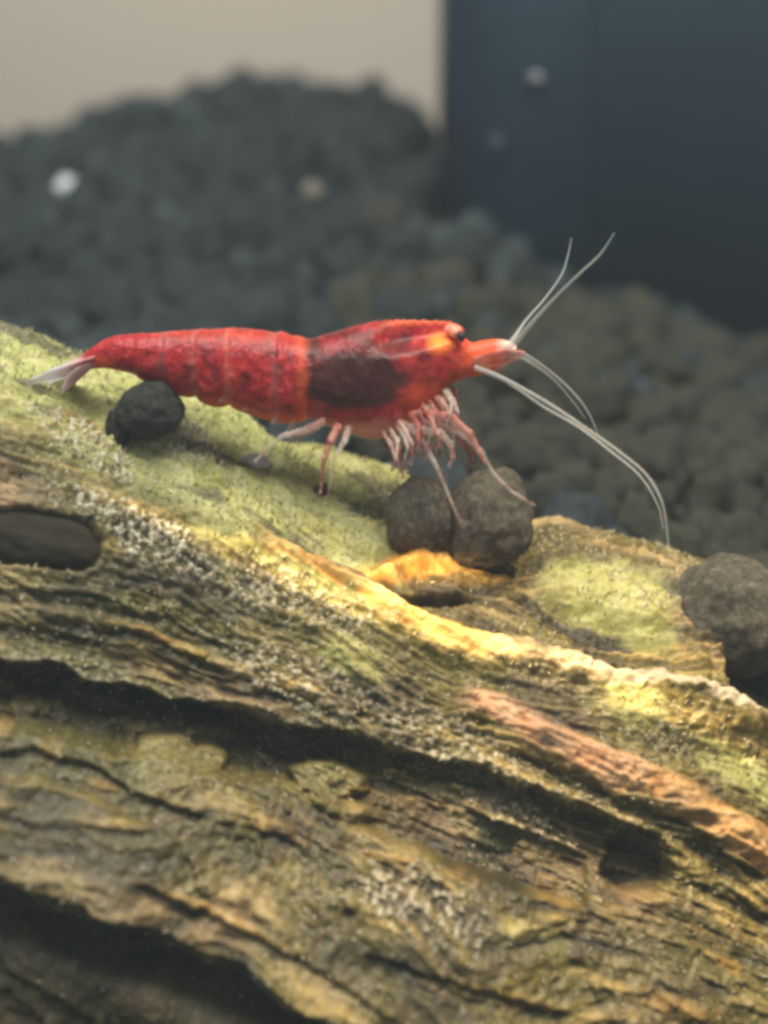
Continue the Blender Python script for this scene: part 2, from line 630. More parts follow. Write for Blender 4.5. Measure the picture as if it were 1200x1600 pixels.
# long crevice, sharp upper lip
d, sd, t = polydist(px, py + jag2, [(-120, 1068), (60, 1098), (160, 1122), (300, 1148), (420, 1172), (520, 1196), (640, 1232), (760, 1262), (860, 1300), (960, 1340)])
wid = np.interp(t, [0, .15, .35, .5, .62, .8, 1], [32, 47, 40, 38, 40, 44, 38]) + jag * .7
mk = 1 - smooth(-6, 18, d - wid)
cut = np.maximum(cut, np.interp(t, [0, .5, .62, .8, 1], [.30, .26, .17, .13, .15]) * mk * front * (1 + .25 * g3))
dirt_shade = np.maximum(dirt_shade, np.interp(t, [0, .5, .65, 1], [.75, .7, .4, .4]) * mk * (1 - .4 * np.clip(g3, 0, 1)))  # shadow inside the crevice painted in as dark colour
lip = np.exp(-((d - wid - 14) / 14) ** 2) * (sd < 0)
h += 0.035 * lip
pearl = np.maximum(pearl, .35 * lip * (nod > .3))
# flakes of pale wood left standing in the crevice
flake = np.zeros_like(S)
for (cx, cy, rx, ry, a) in ((250, 1192, 54, 40, .15), (325, 1192, 30, 20, .3), (510, 1222, 70, 26, .1), (760, 1300, 60, 26, .3)):
    ca, sa = math.cos(a), math.sin(a)
    dx, dy = px - cx, py + .4 * jag2 - cy
    q = (np.abs(dx * ca + dy * sa) / rx) ** 2.5 + (np.abs(-dx * sa + dy * ca) / ry) ** 2.5 + .03 * jag
    flake = np.maximum(flake, 1 - smooth(.55, 1.15, q))
cut *= 1 - .72 * flake
dirt_shade *= 1 - .85 * flake
# end pit of the crevice
e = np.hypot((px - 985) / 1.0, (py - 1352) / .95) + jag * .5
mk = 1 - smooth(34, 66, e)
cut = np.maximum(cut, 0.24 * mk)
dirt_shade = np.maximum(dirt_shade, 0.8 * mk)  # soft shadow of the pit painted in
# oval hole at the left
d, sd, t = polydist(px, py, [(-120, 818), (20, 838), (116, 850)])
mk = 1 - smooth(34, 44, d + jag * .22)
h -= 0.16 * mk
dirt_shade = np.maximum(dirt_shade, .50 * mk)  # recess darkened in colour as well
rim = np.exp(-((d - 50) / 8) ** 2) * (px > 20)
h += 0.02 * rim
# shallow lower grooves
for pts, wd_, dep in (([(-60, 1205), (60, 1196), (150, 1228), (260, 1282), (330, 1300)], 14, .10),
                      ([(560, 1250), (700, 1300), (820, 1345), (930, 1385)], 36, .26),
                      ([(-60, 985), (100, 1000), (240, 1035), (380, 1080)], 8, .06),
                      ([(-40, 930), (130, 945), (260, 975), (420, 1040)], 7, .05),
                      ([(560, 1500), (760, 1560), (900, 1600)], 10, .08),
                      ([(200, 1390), (330, 1450), (480, 1520), (640, 1610)], 9, .07),
                      ([(780, 1180), (900, 1235), (1040, 1300), (1200, 1400)], 10, .07)):
    d, sd, t = polydist(px, py + jag2 * .7, pts)
    mk = (1 - smooth(0, 10, d - wd_ - jag * .5)) * smooth(0, .08, t) * (1 - smooth(.92, 1, t))
    cut = np.maximum(cut, .6 * dep * mk)
    dirt_shade = np.maximum(dirt_shade, .35 * mk)  # grooves darkened in colour along their length
# the wood draws back under its lower edge
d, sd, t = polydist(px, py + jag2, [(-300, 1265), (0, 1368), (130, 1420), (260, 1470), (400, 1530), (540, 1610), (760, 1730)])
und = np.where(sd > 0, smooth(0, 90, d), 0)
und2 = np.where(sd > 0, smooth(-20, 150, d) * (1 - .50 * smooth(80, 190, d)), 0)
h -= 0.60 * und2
dirt_shade = np.maximum(dirt_shade, .70 * und)  # shadow under the lower edge painted into the colour

# ridge and its side branch, their sunlit gold painted into the wood colour
def ridge(pts, up, down, height, warpk=1.0):
    d, sd, t = polydist(px, py + jag2 * .5 * warpk, pts)
    k = np.where(sd < 0, np.exp(-(d / up) ** 2), np.exp(-(d / down) ** 2))
    ends = smooth(0, .05, t) * (1 - smooth(.985, 1, t))
    return d, sd, t, k * ends * height


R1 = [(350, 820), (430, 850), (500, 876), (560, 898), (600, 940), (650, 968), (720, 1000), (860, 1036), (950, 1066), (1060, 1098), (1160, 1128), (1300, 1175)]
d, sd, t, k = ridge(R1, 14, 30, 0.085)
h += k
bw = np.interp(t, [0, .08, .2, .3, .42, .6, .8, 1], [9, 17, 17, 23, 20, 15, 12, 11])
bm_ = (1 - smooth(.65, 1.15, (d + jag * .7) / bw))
bare_sunlit = np.maximum(bare_sunlit, bm_ * smooth(0.02, .12, t) * np.interp(t, [0, .55, .75, 1], [1, 1, .55, .35]))
pearl = np.maximum(pearl, bm_ * np.interp(t, [0, .4, .6, 1], [0, 0.1, .7, .75]))  # pale bright end of the sunlit streak, also painted
d, sd, t, k = ridge([(588, 900), (622, 880), (680, 868), (770, 872)], 13, 20, 0.12)
h += k
bare_sunlit = np.maximum(bare_sunlit, (1 - smooth(.6, 1.2, (d + jag * .6) / 26)) * (1 - smooth(.9, 1, t)))
# hollow between the two
e = np.hypot((px - 690) / 50, (py - 932) / 13) + .03 * jag
mk = 1 - smooth(.7, 1.15, e)
h -= 0.15 * mk
dirt_shade = np.maximum(dirt_shade, .55 * mk)  # shade of the hollow put into the colour
# second ridge, its rosy light painted into the colour too
R2 = [(690, 1085), (780, 1112), (860, 1160), (910, 1195), (1000, 1222), (1100, 1275), (1200, 1335), (1320, 1400)]
d, sd, t, k = ridge(R2, 26, 40, 0.06)
h += k
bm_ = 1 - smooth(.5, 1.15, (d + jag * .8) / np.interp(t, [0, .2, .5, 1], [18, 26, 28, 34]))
rosy_light = np.maximum(rosy_light, bm_ * smooth(0, .1, t) * (1 - .5 * smooth(.3, .6, t)))
bare_sunlit = np.maximum(bare_sunlit, .75 * bm_ * smooth(.3, .6, t))
# small bare scars
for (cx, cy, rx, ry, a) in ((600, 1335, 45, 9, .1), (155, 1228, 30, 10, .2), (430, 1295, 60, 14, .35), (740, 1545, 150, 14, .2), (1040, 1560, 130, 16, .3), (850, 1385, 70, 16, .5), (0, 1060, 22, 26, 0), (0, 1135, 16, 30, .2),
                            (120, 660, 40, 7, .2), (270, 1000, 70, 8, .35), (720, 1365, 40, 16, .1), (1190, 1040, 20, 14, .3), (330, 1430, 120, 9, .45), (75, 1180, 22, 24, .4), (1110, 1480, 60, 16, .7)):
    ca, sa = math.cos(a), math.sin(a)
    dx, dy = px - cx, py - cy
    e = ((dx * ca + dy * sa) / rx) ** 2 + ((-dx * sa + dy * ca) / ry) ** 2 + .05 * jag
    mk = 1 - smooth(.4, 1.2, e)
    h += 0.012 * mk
    bare_sunlit = np.maximum(bare_sunlit, .42 * mk * np.clip(.6 + .8 * streak, 0, 1))

# raised block at the right end of the crest; broken end near x = 1080
blk = smooth(740, 860, px) * (1 - smooth(1062, 1092, px + jag2 * .6 - .25 * (py - 900)))
blk *= np.where(PH > -1.0, 1, 0)
drop = 1 - smooth(0.18, 0.52, PH)
h += 0.24 * blk * drop
aft = smooth(1068, 1096, px + jag2 * .6 - .25 * (py - 900)) * (1 - smooth(0.40, 0.62, PH))
h -= 0.30 * aft
dirt_shade = np.maximum(dirt_shade, .4 * aft)
# a hump at the far left of the crest and a dip behind the shrimp's legs
h += 0.10 * np.exp(-((px - 10) / 90) ** 2) * (1 - smooth(-.1, .25, PH))
h += 0.17 * smooth(60, 220, px) * (1 - smooth(610, 700, px)) * (1 - smooth(-.05, .5, PH))
h -= 0.10 * np.exp(-((px - 425) / 45) ** 2) * (1 - smooth(-.15, .12, PH))

# algae cover of the crest and patches
alg = (1 - smooth(50, 185, (-.375 * px + .927 * py) - np.interp(px, [0, 200, 350, 520, 640], [480, 470, 520, 535, 520]) + jag2 * 3)) * (1 - smooth(590, 650, px))
for (cx, cy, rx, ry, a, am) in ((930, 965, 110, 30, .35, .9), (1000, 1015, 60, 24, .6, .8), (960, 1110, 70, 30, .3, .6), (1150, 1215, 90, 30, .5, .7), (560, 1030, 70, 34, .5, .55), (470, 815, 150, 40, .3, .9), (830, 1460, 70, 26, .3, .4)):
    ca, sa = math.cos(a), math.sin(a)
    dx, dy = px - cx, py - cy
    e = ((dx * ca + dy * sa) / rx) ** 2 + ((-dx * sa + dy * ca) / ry) ** 2 + .03 * jag2 + .02 * jag
    alg = np.maximum(alg, am * (1 - smooth(.3, 1.3, e)))
alg *= (1 - .8 * bare_sunlit) * (1 - dirt_shade)
h = h * (1 - .0 * alg) + 0.02 * alg * (fbm(S * 4, ARC * 5, 120, 2) + .4)
film = smooth(-.35, .35, fbm(S * 1.3, ARC * 2.2, 130, 3) + .15) * (1 - bare_sunlit)
film *= (1 - .7 * np.clip(rosy_light, 0, 1))
alg = np.maximum(alg, .10 * flake)

h += lump0 * (1 - .8 * np.clip(alg, 0, 1))
P = P + h[..., None] * N + cut[..., None] * np.array([0.0, 0.985, -0.174])
grain = np.clip(.5 + .42 * streak + .10 * g2 + .08 * g3, 0, 1)
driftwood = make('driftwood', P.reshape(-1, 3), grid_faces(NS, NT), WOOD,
                 attrs={'grain': grain, 'bare_sunlit': np.clip(bare_sunlit, 0, 1), 'rosy_light': np.clip(rosy_light, 0, 1), 'pearl': np.clip(pearl, 0, 1), 'dirt_shade': np.clip(dirt_shade, 0, 1), 'algae': np.clip(alg, 0, 1), 'film': film})
tag(driftwood, 'large olive brown waterlogged driftwood log sloping down beneath the shrimp', 'driftwood')

# coarse copy of the surface for resting things on it
Q = P[::6, ::6].reshape(-1, 3)
qn, qm = P[::6, ::6].shape[:2]
BVH = BVHTree.FromPolygons([tuple(p) for p in Q], [tuple(map(int, f)) for f in grid_faces(qn, qm)])


def on_wood(px_, py_):
    """where the photo's line of sight through (px, py) meets the wood"""
    d = V(at(px_, py_, 0) - CAM).normalized()
    loc, nor, i, dist = BVH.ray_cast(V(CAM), d)
    if loc is None:
        return None
    return np.array(loc), np.array(nor)


# ------------------------------------------------------------------ soil granules: the 300 that show largest as things, the rest as one mass
crest = np.interp(gpx, [0, 300, 450, 640, 820, 1050, 1080, 1200], [500, 640, 680, 730, 775, 875, 960, 1040])
infilter = (gpx > 690) & (gr[:, 1] > 5.8)
vis = (gpx > -20) & (gpx < 1220) & (gpy < crest + 25) & (gpy > 60) & ~infilter
inbox = (gr[:, 0] > 0.30) & (gr[:, 1] > 6.0)
size_px = gr[:, 2] * FPX / gdep
order = [i for i in np.argsort(-size_px) if vis[i] and not inbox[i]]
single = set(order[:300])


def olive(i):
    f = smooth(300, 560, gpy[i]) * smooth(420, 720, gpx[i]) * 1.2
    return 1 if random.random() < f else 0


def place_granule(i):
    rr = gr[i, 2]
    o = bpy.data.objects.new('soil_granule', random.choice(protos[olive(i)]))
    sc.collection.objects.link(o)
    o.location = GP[i]
    o.rotation_euler = (random.uniform(0, 6), random.uniform(0, 6), random.uniform(0, 6))
    o.scale = (rr * random.uniform(.9, 1.25), rr * random.uniform(.85, 1.1), rr * random.uniform(.8, 1.1))
    return o


for i in sorted(single):
    o = place_granule(i)
    if o.data in protos[1]:
        tag(o, 'murky olive soil granule in the blurred bed right of the shrimp', 'soil granule', 'olive soil granules of the bed')
    else:
        tag(o, 'dark blue grey soil granule in the blurred bank behind the shrimp', 'soil granule', 'blue grey soil granules of the bank')
base_v, base_f = [], []
lo = granule_mesh('g', 5, 2, SOIL, 0.25)
lv = np.array([v.co[:] for v in lo.vertices])
lf = np.array([p.vertices[:] for p in lo.polygons])
off = 0
for i in range(len(gr)):
    if i in single or inbox[i]:
        continue
    if gpx[i] < -200 or gpx[i] > 1400:
        continue
    a = random.uniform(0, 6.28)
    rot = np.array(Matrix.Rotation(a, 3, 'Z') @ Matrix.Rotation(random.uniform(0, 6), 3, 'X'))
    base_v.append((lv * gr[i, 2]) @ rot.T + GP[i])
    base_f.append(lf + off)
    off += len(lv)
rest = make('loose_soil', np.vstack(base_v), np.vstack(base_f), SOIL)
tag(rest, 'loose dark grains of aquarium soil filling the bank', 'soil', kind='stuff')
bpy.data.meshes.remove(lo)


# granules that lie on or beside the wood, each one distinct
def single_granule(px_, py_, Y, rpx, mat, label, seed, squash=(1, 1, 1), rot=0.0):
    p = at(px_, py_, Y)
    r = rpx * (Y - CAM[1]) / FPX
    me = granule_mesh('soil_granule', seed, 5, mat, 0.09)
    o = bpy.data.objects.new('soil_granule', me)
    sc.collection.objects.link(o)
    o.location = p
    o.scale = (r * squash[0], r * squash[1], r * squash[2])
    o.rotation_euler = (0, rot, 0)
    tag(o, label, 'soil granule', 'soil granules on the driftwood')
    return o


single_granule(235, 640, -0.05, 50, SOIL_DARK, 'near black round soil granule under the shrimp\'s tail on pale algae', 31, (1.06, 1, .92), -.3)
single_granule(186, 668, -0.02, 27, SOIL_DARK, 'small dark granule pressed against the round one under the tail', 36, (.8, 1, 1.2))
single_granule(660, 806, -0.02, 58, SOIL_BROWN, 'smooth domed grey brown soil granule left of the pair under the shrimp\'s head', 32, (.95, .9, 1.18), .05)
single_granule(764, 812, 0.00, 71, SOIL_BROWN, 'larger rough soil granule right of the pair under the shrimp\'s head', 33, (.98, .9, 1.08), .4)
single_granule(1150, 960, 0.15, 108, SOIL_BROWN, 'big rough soil clump beyond the broken end of the driftwood', 34, (1.0, .8, .92), .4)
single_granule(1085, 1010, 0.25, 60, SOIL_DARK, 'low dark granule wedged beneath the big clump beside the broken end', 37, (1.2, .8, .8), .5)

o = on_wood(52, 846)
me = granule_mesh('stone', 38, 5, mat_plain('dark_smooth_stone', (0.026, 0.022, 0.014), 0.85, (0.044, 0.037, 0.024), 4.0, 0.3, Specular_IOR_Level=0.15), 0.07)
stn = bpy.data.objects.new('stone', me)
sc.collection.objects.link(stn)
stn.location = o[0] + np.array([-.02, .04, .0])
stn.scale = (.41, .20, .175)
stn.rotation_euler = (0, math.radians(9), 0)
tag(stn, 'dark smooth oval stone lodged in the driftwood at the left edge', 'stone')

# ------------------------------------------------------------------ filter housing
def rounded_prism(name, x0, x1, y0, y1, z0, z1, rad, mat, parent=None, n=10):
    out = []
    for (cx, cy, a0) in ((x0 + rad, y0 + rad, 180), (x1 - rad, y0 + rad, 270), (x1 - rad, y1 - rad, 0), (x0 + rad, y1 - rad, 90)):
        for k in range(n + 1):
            a = math.radians(a0 + 90 * k / n)
            out.append((cx + rad * math.cos(a), cy + rad * math.sin(a)))
    m_ = len(out)
    v = []
    zs = [z0, z1 - .12, z1 - .04, z1]
    ins = [0, 0, .03, .12]
    cxm, cym = (x0 + x1) / 2, (y0 + y1) / 2
    for z, q in zip(zs, ins):
        for (x, y) in out:
            v.append((cxm + (x - cxm) * (1 - q / 2), cym + (y - cym) * (1 - q / 2), z))
    f = []
    for k in range(len(zs) - 1):
        for i in range(m_):
            j = (i + 1) % m_
            f.append([k * m_ + i, k * m_ + j, (k + 1) * m_ + j, (k + 1) * m_ + i])
    f.append([(len(zs) - 1) * m_ + i for i in range(m_)])
    f.append(list(range(m_))[::-1])
    return make(name, v, f, mat, parent)


e = bpy.data.objects.new('aquarium_filter', None)
sc.collection.objects.link(e)
fx = at(690, 300, 6.9)[0]
e.location = (fx + 2, 7.5, -0.5)
tag(e, 'tall black plastic filter housing standing in the soil at right', 'aquarium filter')
fb = rounded_prism('housing', -2.0, 2.2, -1.5, 1.5, 0, 4.3, 0.75, FILTER, e)
# shallow grip ribs down the front
rounded_prism('front_panel', -0.95, 2.05, -1.56, -1.30, 0.4, 4.0, 0.10, FILTER, e, 5)


# ------------------------------------------------------------------ flecks
def fleck(px_, py_, Y, rpx, mat, label, cat, seed, name):
    me = granule_mesh(name, seed, 4, mat, 0.35)
    o = bpy.data.objects.new(name, me)
    sc.collection.objects.link(o)
    r = rpx * (Y - CAM[1]) / FPX
    o.location = at(px_, py_, Y)
    o.scale = (r, r, r)
    tag(o, label, cat)


def soil_hit(px_, py_):
    for Y in np.linspace(1, 12, 400):
        p = at(px_, py_, Y)
        if p[2] < float(soil_z(np.array([p[0]]), np.array([p[1]]))[0]) + .17:
            return Y
    return 8.0


fleck(104, 292, soil_hit(104, 292), 16, WHITE, 'bright white pebble lying on the dark soil at far left', 'pebble', 61, 'pebble')
fleck(487, 299, soil_hit(487, 299), 13, BEIGE, 'small beige pebble lying on the dark soil above the shrimp', 'pebble', 62, 'pebble')
fleck(836, 121, 5.90, 9, GREY, 'whitish speck stuck to the upper front of the black filter', 'speck', 63, 'debris_speck')
fleck(776, 220, 5.92, 9, mat_plain('dim_fleck', (.055, .062, .07), .6), 'dimmer grey speck stuck lower on the black filter', 'speck', 64, 'debris_speck')

# ------------------------------------------------------------------ shrimp
YS = 0.0
shrimp = bpy.data.objects.new('shrimp', None)
sc.collection.objects.link(shrimp)
tag(shrimp, 'bright red cherry shrimp with dark saddle and long pale feelers standing on driftwood', 'shrimp')

# outline: x, top y, bottom y, half width (all in photo pixels)
ST = np.array([
    (104, 571, 580, 3), (118, 562, 580, 8), (140, 547, 577, 14), (160, 533, 575, 19), (175, 526, 576, 23), (205, 523, 583, 28), (240, 521, 595, 33),
    (300, 517, 616, 40), (355, 514, 630, 46), (400, 516, 643, 50), (440, 521, 652, 53), (470, 527, 656, 54), (484, 530, 652, 54),
    (500, 526, 658, 56), (530, 517, 672, 58), (560, 508, 682, 58), (590, 503, 686, 56), (620, 502, 680, 52), (650, 502, 660, 46),
    (680, 503, 626, 39), (700, 504, 601, 33), (712, 507, 597, 29), (719, 514, 594, 26), (725, 528, 590, 24), (735, 537, 590, 22), (755, 532, 586, 21), (775, 530, 580, 18), (792, 532, 571, 13), (808, 541, 558, 6)], float)
nu, nv = 420, 112
xs = np.concatenate([np.linspace(104, 806, nu)])
top = np.interp(xs, ST[:, 0], ST[:, 1])
bot = np.interp(xs, ST[:, 0], ST[:, 2])
hw = np.interp(xs, ST[:, 0], ST[:, 3])
ker = np.ones(9) / 9


def sm(a):
    return np.convolve(np.pad(a, 4, mode='edge'), ker, 'valid')


top, bot, hw = sm(top), sm(bot), sm(hw)
# overlapping abdominal plates: each swells backwards and steps down to the next
bounds = [120, 172, 212, 256, 306, 358, 432, 480]
seg = np.zeros(nu)
for a, b in zip(bounds[:-1], bounds[1:]):
    m_ = (xs >= a) & (xs < b)
    u = (b - xs) / (b - a)
    seg = np.where(m_, (u ** 1.5) * smooth(0, 7, xs - a), seg)
pleura = np.zeros(nu)
for a, b, am in ((212, 256, 5), (256, 306, 8), (306, 358, 10), (358, 480, 8)):
    m_ = (xs >= a) & (xs < b)
    u = (xs - a) / (b - a)
    pleura = np.where(m_, am * np.sin(np.pi * np.clip(u, 0, 1)) ** .6, pleura)
th = np.linspace(0, 2 * np.pi, nv, endpoint=False)
XX, TH = np.meshgrid(xs, th, indexing='ij')
tt = np.sin(TH)                                    # +1 top, -1 bottom
wprof = np.sign(np.cos(TH)) * np.abs(np.cos(TH)) ** .85
ros = smooth(560, 640, xs) * (1 - smooth(722, 735, xs))          # thin keel above the head
hgt = (tt + 1) / 2
keel = 1 - ros[:, None] * 0.82 * smooth(.70, .86, hgt)
cen = (top + bot + pleura) / 2
half = (bot + pleura - top) / 2
swell = 1 + .10 * seg[:, None]
ypx = cen[:, None] - half[:, None] * tt * (1 + .035 * seg[:, None])
wpx = hw[:, None] * wprof * keel * swell
# gill cover edge, mottled relief
rel = 1.6 * fbm(XX / 22, TH * 3 + 4, 150, 3) + .8 * perlin(XX / 6, TH * 9, 153)
wpx = wpx * (1 + .018 * rel)
# rostrum teeth along the top edge
teeth = np.zeros(nu)
for k in range(13):
    cxk = 578 + 10.4 * k + random.uniform(-3, 3)
    teeth = np.maximum(teeth, random.uniform(.8, 3.2) * np.clip(1 - np.abs(xs - cxk) / np.where(xs > cxk, 3.0, 7.0), 0, 1))
ypx -= teeth[:, None] * smooth(.93, 1, hgt)
ypx -= (1.5 * fbm(xs / 14, xs * 0, 160, 2))[:, None] * smooth(.5, 1, hgt) * ((xs > 170) & (xs < 575))[:, None]
base = at(600, 800, YS)
k_px = (YS - CAM[1]) / math.cos(PITCH) / FPX
# body frame: straight through the shrimp's own plane
O = at(600, 600, YS)
ex = at(700, 600, YS) - O
ex /= 100
ez = at(600, 700, YS) - O
ez /= 100
scl = np.linalg.norm(ex)
BV = O + (XX - 600)[..., None] * ex + (ypx - 600)[..., None] * ez + (wpx * scl)[..., None] * np.array([0, -1.0, 0])
F = [list(map(int, f)) for f in grid_faces(nu, nv, True)]
F.append(list(range(nv))[::-1])
F.append([(nu - 1) * nv + k for k in range(nv)])
nz = fbm(XX / 30, ypx / 30, 170, 4)
ed = np.hypot((XX - 552) / 92, (ypx - 588) / 53)
dark = 1 - smooth(.70, 1.15, ed + .14 * nz)
dark = np.maximum(dark, .50 * (1 - smooth(.55, 1.2, np.hypot((XX - 575) / 110, (ypx - 570) / 75) + .45 * nz)))
ed2 = np.hypot((XX - 600) / 75, (ypx - 545) / 26)
dark = np.maximum(dark, .72 * (1 - smooth(.5, 1.2, ed2 + .5 * nz)))
dark = np.maximum(dark, .85 * (1 - smooth(6, 20, np.abs(XX - 490 - .12 * (ypx - 560)) + 9 * nz)) * (ypx < 600))
dark = np.maximum(dark, .7 * (1 - smooth(.4, 1.2, np.hypot((XX - 540) / 50, (ypx - 520) / 14) + .4 * nz)))
for (cx, cy) in ((255, 570), (300, 575), (340, 580), (385, 592), (440, 575), (325, 545), (420, 545)):
    dark = np.maximum(dark, .45 * (1 - smooth(.3, 1.2, np.hypot((XX - cx) / 12, (ypx - cy) / 20) + .4 * nz)))
sp, spv = worley(XX / 9.0, ypx / 9.0, 21)
dark = np.maximum(dark, .55 * (1 - smooth(.12, .34, sp)) * (spv > .45) * (XX > 170))
dark *= np.where(XX > 720, 0, 1)
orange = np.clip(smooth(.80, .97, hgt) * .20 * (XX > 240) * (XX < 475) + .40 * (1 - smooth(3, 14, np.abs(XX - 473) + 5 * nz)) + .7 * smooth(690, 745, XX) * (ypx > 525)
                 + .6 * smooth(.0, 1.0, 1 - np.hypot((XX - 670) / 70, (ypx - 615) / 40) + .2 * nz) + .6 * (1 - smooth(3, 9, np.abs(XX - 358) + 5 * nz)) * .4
                 + .55 * (1 - smooth(.06, .16, hgt)) * (XX > 180) * (XX < 480), 0, 1)  # last term: light glowing through the lower edge, painted orange
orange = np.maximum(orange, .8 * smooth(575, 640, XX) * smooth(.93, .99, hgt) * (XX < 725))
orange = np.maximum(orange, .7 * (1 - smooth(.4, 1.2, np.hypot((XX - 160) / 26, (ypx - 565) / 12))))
glow = 1 - smooth(.1, 1.35, np.hypot((XX - 686) / 22, (ypx - 533) / 17) + .12 * nz)  # light glowing in the head tissue, painted as an orange spot
pale = (1 - smooth(104, 150, XX + (ypx - 565) * -.8)) * .9
pale = np.maximum(pale, .75 * smooth(766, 800, XX))
for xb in (256, 306, 358, 432):
    pale = np.maximum(pale, .06 * (1 - smooth(1, 11, np.abs(XX - xb) + 7 * nz)))
under = smooth(640, 672, ypx + 7 * nz) * smooth(470, 520, XX) * (1 - smooth(700, 720, XX))
pale = np.maximum(pale, .30 * under)
orange = np.maximum(orange, .35 * under)
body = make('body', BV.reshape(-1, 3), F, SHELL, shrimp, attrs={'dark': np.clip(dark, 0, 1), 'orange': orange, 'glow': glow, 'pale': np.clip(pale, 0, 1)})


def W(x, y, Y=0.0):
    return at(x, y, YS + Y)


def chain(pts, Y=None):
    return [W(*p) if len(p) == 3 else W(p[0], p[1], Y) for p in pts]


# eyes on short stalks, each side of the rostrum
for sgn in (-1, 1):
    st = tube('eye_stalk', chain([(700, 516, .04 * sgn), (709, 516, .07 * sgn), (717, 522, .095 * sgn)]), [.030, .034, .036], STALK, shrimp, 14, 12)
    me = granule_mesh('eye', 70 + sgn, 4, EYE, 0.02)
    eo = bpy.data.objects.new('eye', me)
    sc.collection.objects.link(eo)
    eo.parent = shrimp
    eo.location = W(721, 526, .105 * sgn)
    eo.scale = (.020, .026, .028)


# tail fan: telson and four blades
def blade(name, pts, widths, thick, mat, yaw):
    c = catmull(chain(pts), 18)
    w_ = np.interp(np.linspace(0, 1, 18), np.linspace(0, 1, len(widths)), widths)
    v = []
    T = np.gradient(c, axis=0)
    T /= np.linalg.norm(T, axis=1)[:, None]
    side = np.array([0, math.cos(yaw), math.sin(yaw)])
    for k in range(18):
        n_ = np.cross(T[k], side)
        for a in np.linspace(0, 2 * np.pi, 14, endpoint=False):
            v.append(c[k] + side * w_[k] * math.cos(a) + n_ * thick * math.sin(a))
    f = [list(map(int, q)) for q in grid_faces(18, 14, True)] + [list(range(14))[::-1], [17 * 14 + k for k in range(14)]]
    return make(name, v, f, mat, shrimp)


blade('telson', [(150, 552, 0), (110, 570, 0), (80, 583, 0), (52, 594, 0)], [.07, .055, .04, .015], .016, FIN, 0.2)
for sgn in (-1, 1):
    blade('tail_fin', [(150, 560, .05 * sgn), (112, 577, .10 * sgn), (80, 587, .16 * sgn), (42, 599, .20 * sgn)], [.03, .07, .07, .025], .008, FIN, .5 * sgn)
    blade('tail_fin', [(146, 568, .04 * sgn), (125, 582, .09 * sgn), (108, 596, .12 * sgn), (97, 612, .15 * sgn)], [.02, .045, .05, .02], .008, FIN, .9 * sgn)

# antennal scales
for sgn in (-1, 1):
    blade('antenna_scale', [(738, 566, .09 * sgn), (765, 562, .12 * sgn), (795, 556, .13 * sgn), (820, 552, .12 * sgn)], [.03, .055, .05, .012], .012, SCALE, .9 * sgn)

# feelers
tube('antenna', chain([(742, 574, -.14), (770, 584, -.18), (802, 599, -.22), (860, 632, -.28), (915, 669, -.34), (965, 704, -.4), (1010, 742, -.45), (1034, 784, -.5), (1042, 830, -.52), (1046, 872, -.54)]),
     [.020, .018, .014, .0125, .012, .012, .011, .009, .007, .004], FEELER, shrimp, 160, 8, wob=.16, k=.66)
tube('antenna', chain([(742, 574, .14), (775, 588, .16), (806, 606, .12), (850, 636, .05), (905, 668, -.04), (955, 706, -.12), (1000, 744, -.2), (1028, 790, -.24), (1036, 826, -.26)]),
     [.020, .017, .012, .011, .0105, .010, .009, .007, .004], FEELER, shrimp, 160, 8, wob=.16, k=.66)
tube('antennule', chain([(788, 545, -.06), (806, 534, -.08), (835, 500, -.12), (870, 462, -.16), (905, 428, -.2), (938, 397, -.22), (960, 364, -.24)]), [.026, .024, .017, .012, .011, .009, .004], FEELER, shrimp, 120, 8, wob=.16, k=.62)
tube('antennule', chain([(788, 543, .06), (803, 528, .1), (822, 500, .2), (850, 468, .3), (876, 432, .4), (886, 405, .45), (893, 372, .5)]), [.024, .020, .011, .008, .007, .006, .003], FEELER, shrimp, 120, 8, wob=.16, k=.62)
tube('antennule', chain([(792, 550, -.05), (815, 553, -.06), (845, 570, -.02), (880, 598, .02), (908, 628, .04), (925, 656, .05), (938, 690, .06)]), [.026, .022, .013, .011, .009, .007, .003], FEELER, shrimp, 120, 8, wob=.16, k=.62)
tube('antennule', chain([(792, 552, .05), (812, 558, .1), (840, 574, .16), (870, 598, .22), (900, 634, .28), (915, 655, .3)]), [.022, .018, .010, .008, .006, .003], FEELER, shrimp, 120, 8, wob=.16, k=.62)


def leg(name, pts, radii, mat, n=44):
    # knobbly joints: swell the tube a little at each control point
    P_ = chain(pts)
    q_, r_ = [P_[0]], [radii[0] * .52]
    for k in range(1, len(P_)):
        ra = np.interp(k / (len(P_) - 1), np.linspace(0, 1, len(radii)), radii)
        rb = np.interp((k - .5) / (len(P_) - 1), np.linspace(0, 1, len(radii)), radii)
        q_ += [P_[k - 1] * .75 + P_[k] * .25, P_[k - 1] * .25 + P_[k] * .75, P_[k]]
        r_ += [rb * .54, rb * .48, ra * .58]
    v, f = tube_geo(q_, r_, n + 20, 10, .85)
    v = v + .004 * rng.standard_normal(v.shape) * .6
    return make(name, v, f, mat, shrimp)


# claw legs gathered under the head, near side then far side
leg('claw_leg', [(640, 650, -.10), (672, 648, -.20), (706, 652, -.27), (733, 676, -.32), (748, 705, -.33), (757, 722, -.33)], [.050, .048, .042, .036, .026, .012], LEG_RED)
leg('claw_leg', [(645, 655, .12), (690, 662, .22), (725, 690, .28), (738, 716, .30), (735, 732, .3)], [.045, .042, .034, .022, .010], LEG_RED)
leg('claw_leg', [(622, 662, -.12), (655, 672, -.22), (688, 676, -.28), (704, 694, -.31), (708, 716, -.32), (700, 730, -.32)], [.045, .044, .038, .030, .022, .010], LEG_PALE)
leg('claw_leg', [(630, 660, .1), (660, 680, .2), (680, 700, .24), (684, 724, .24)], [.04, .035, .026, .012], LEG_PALE)
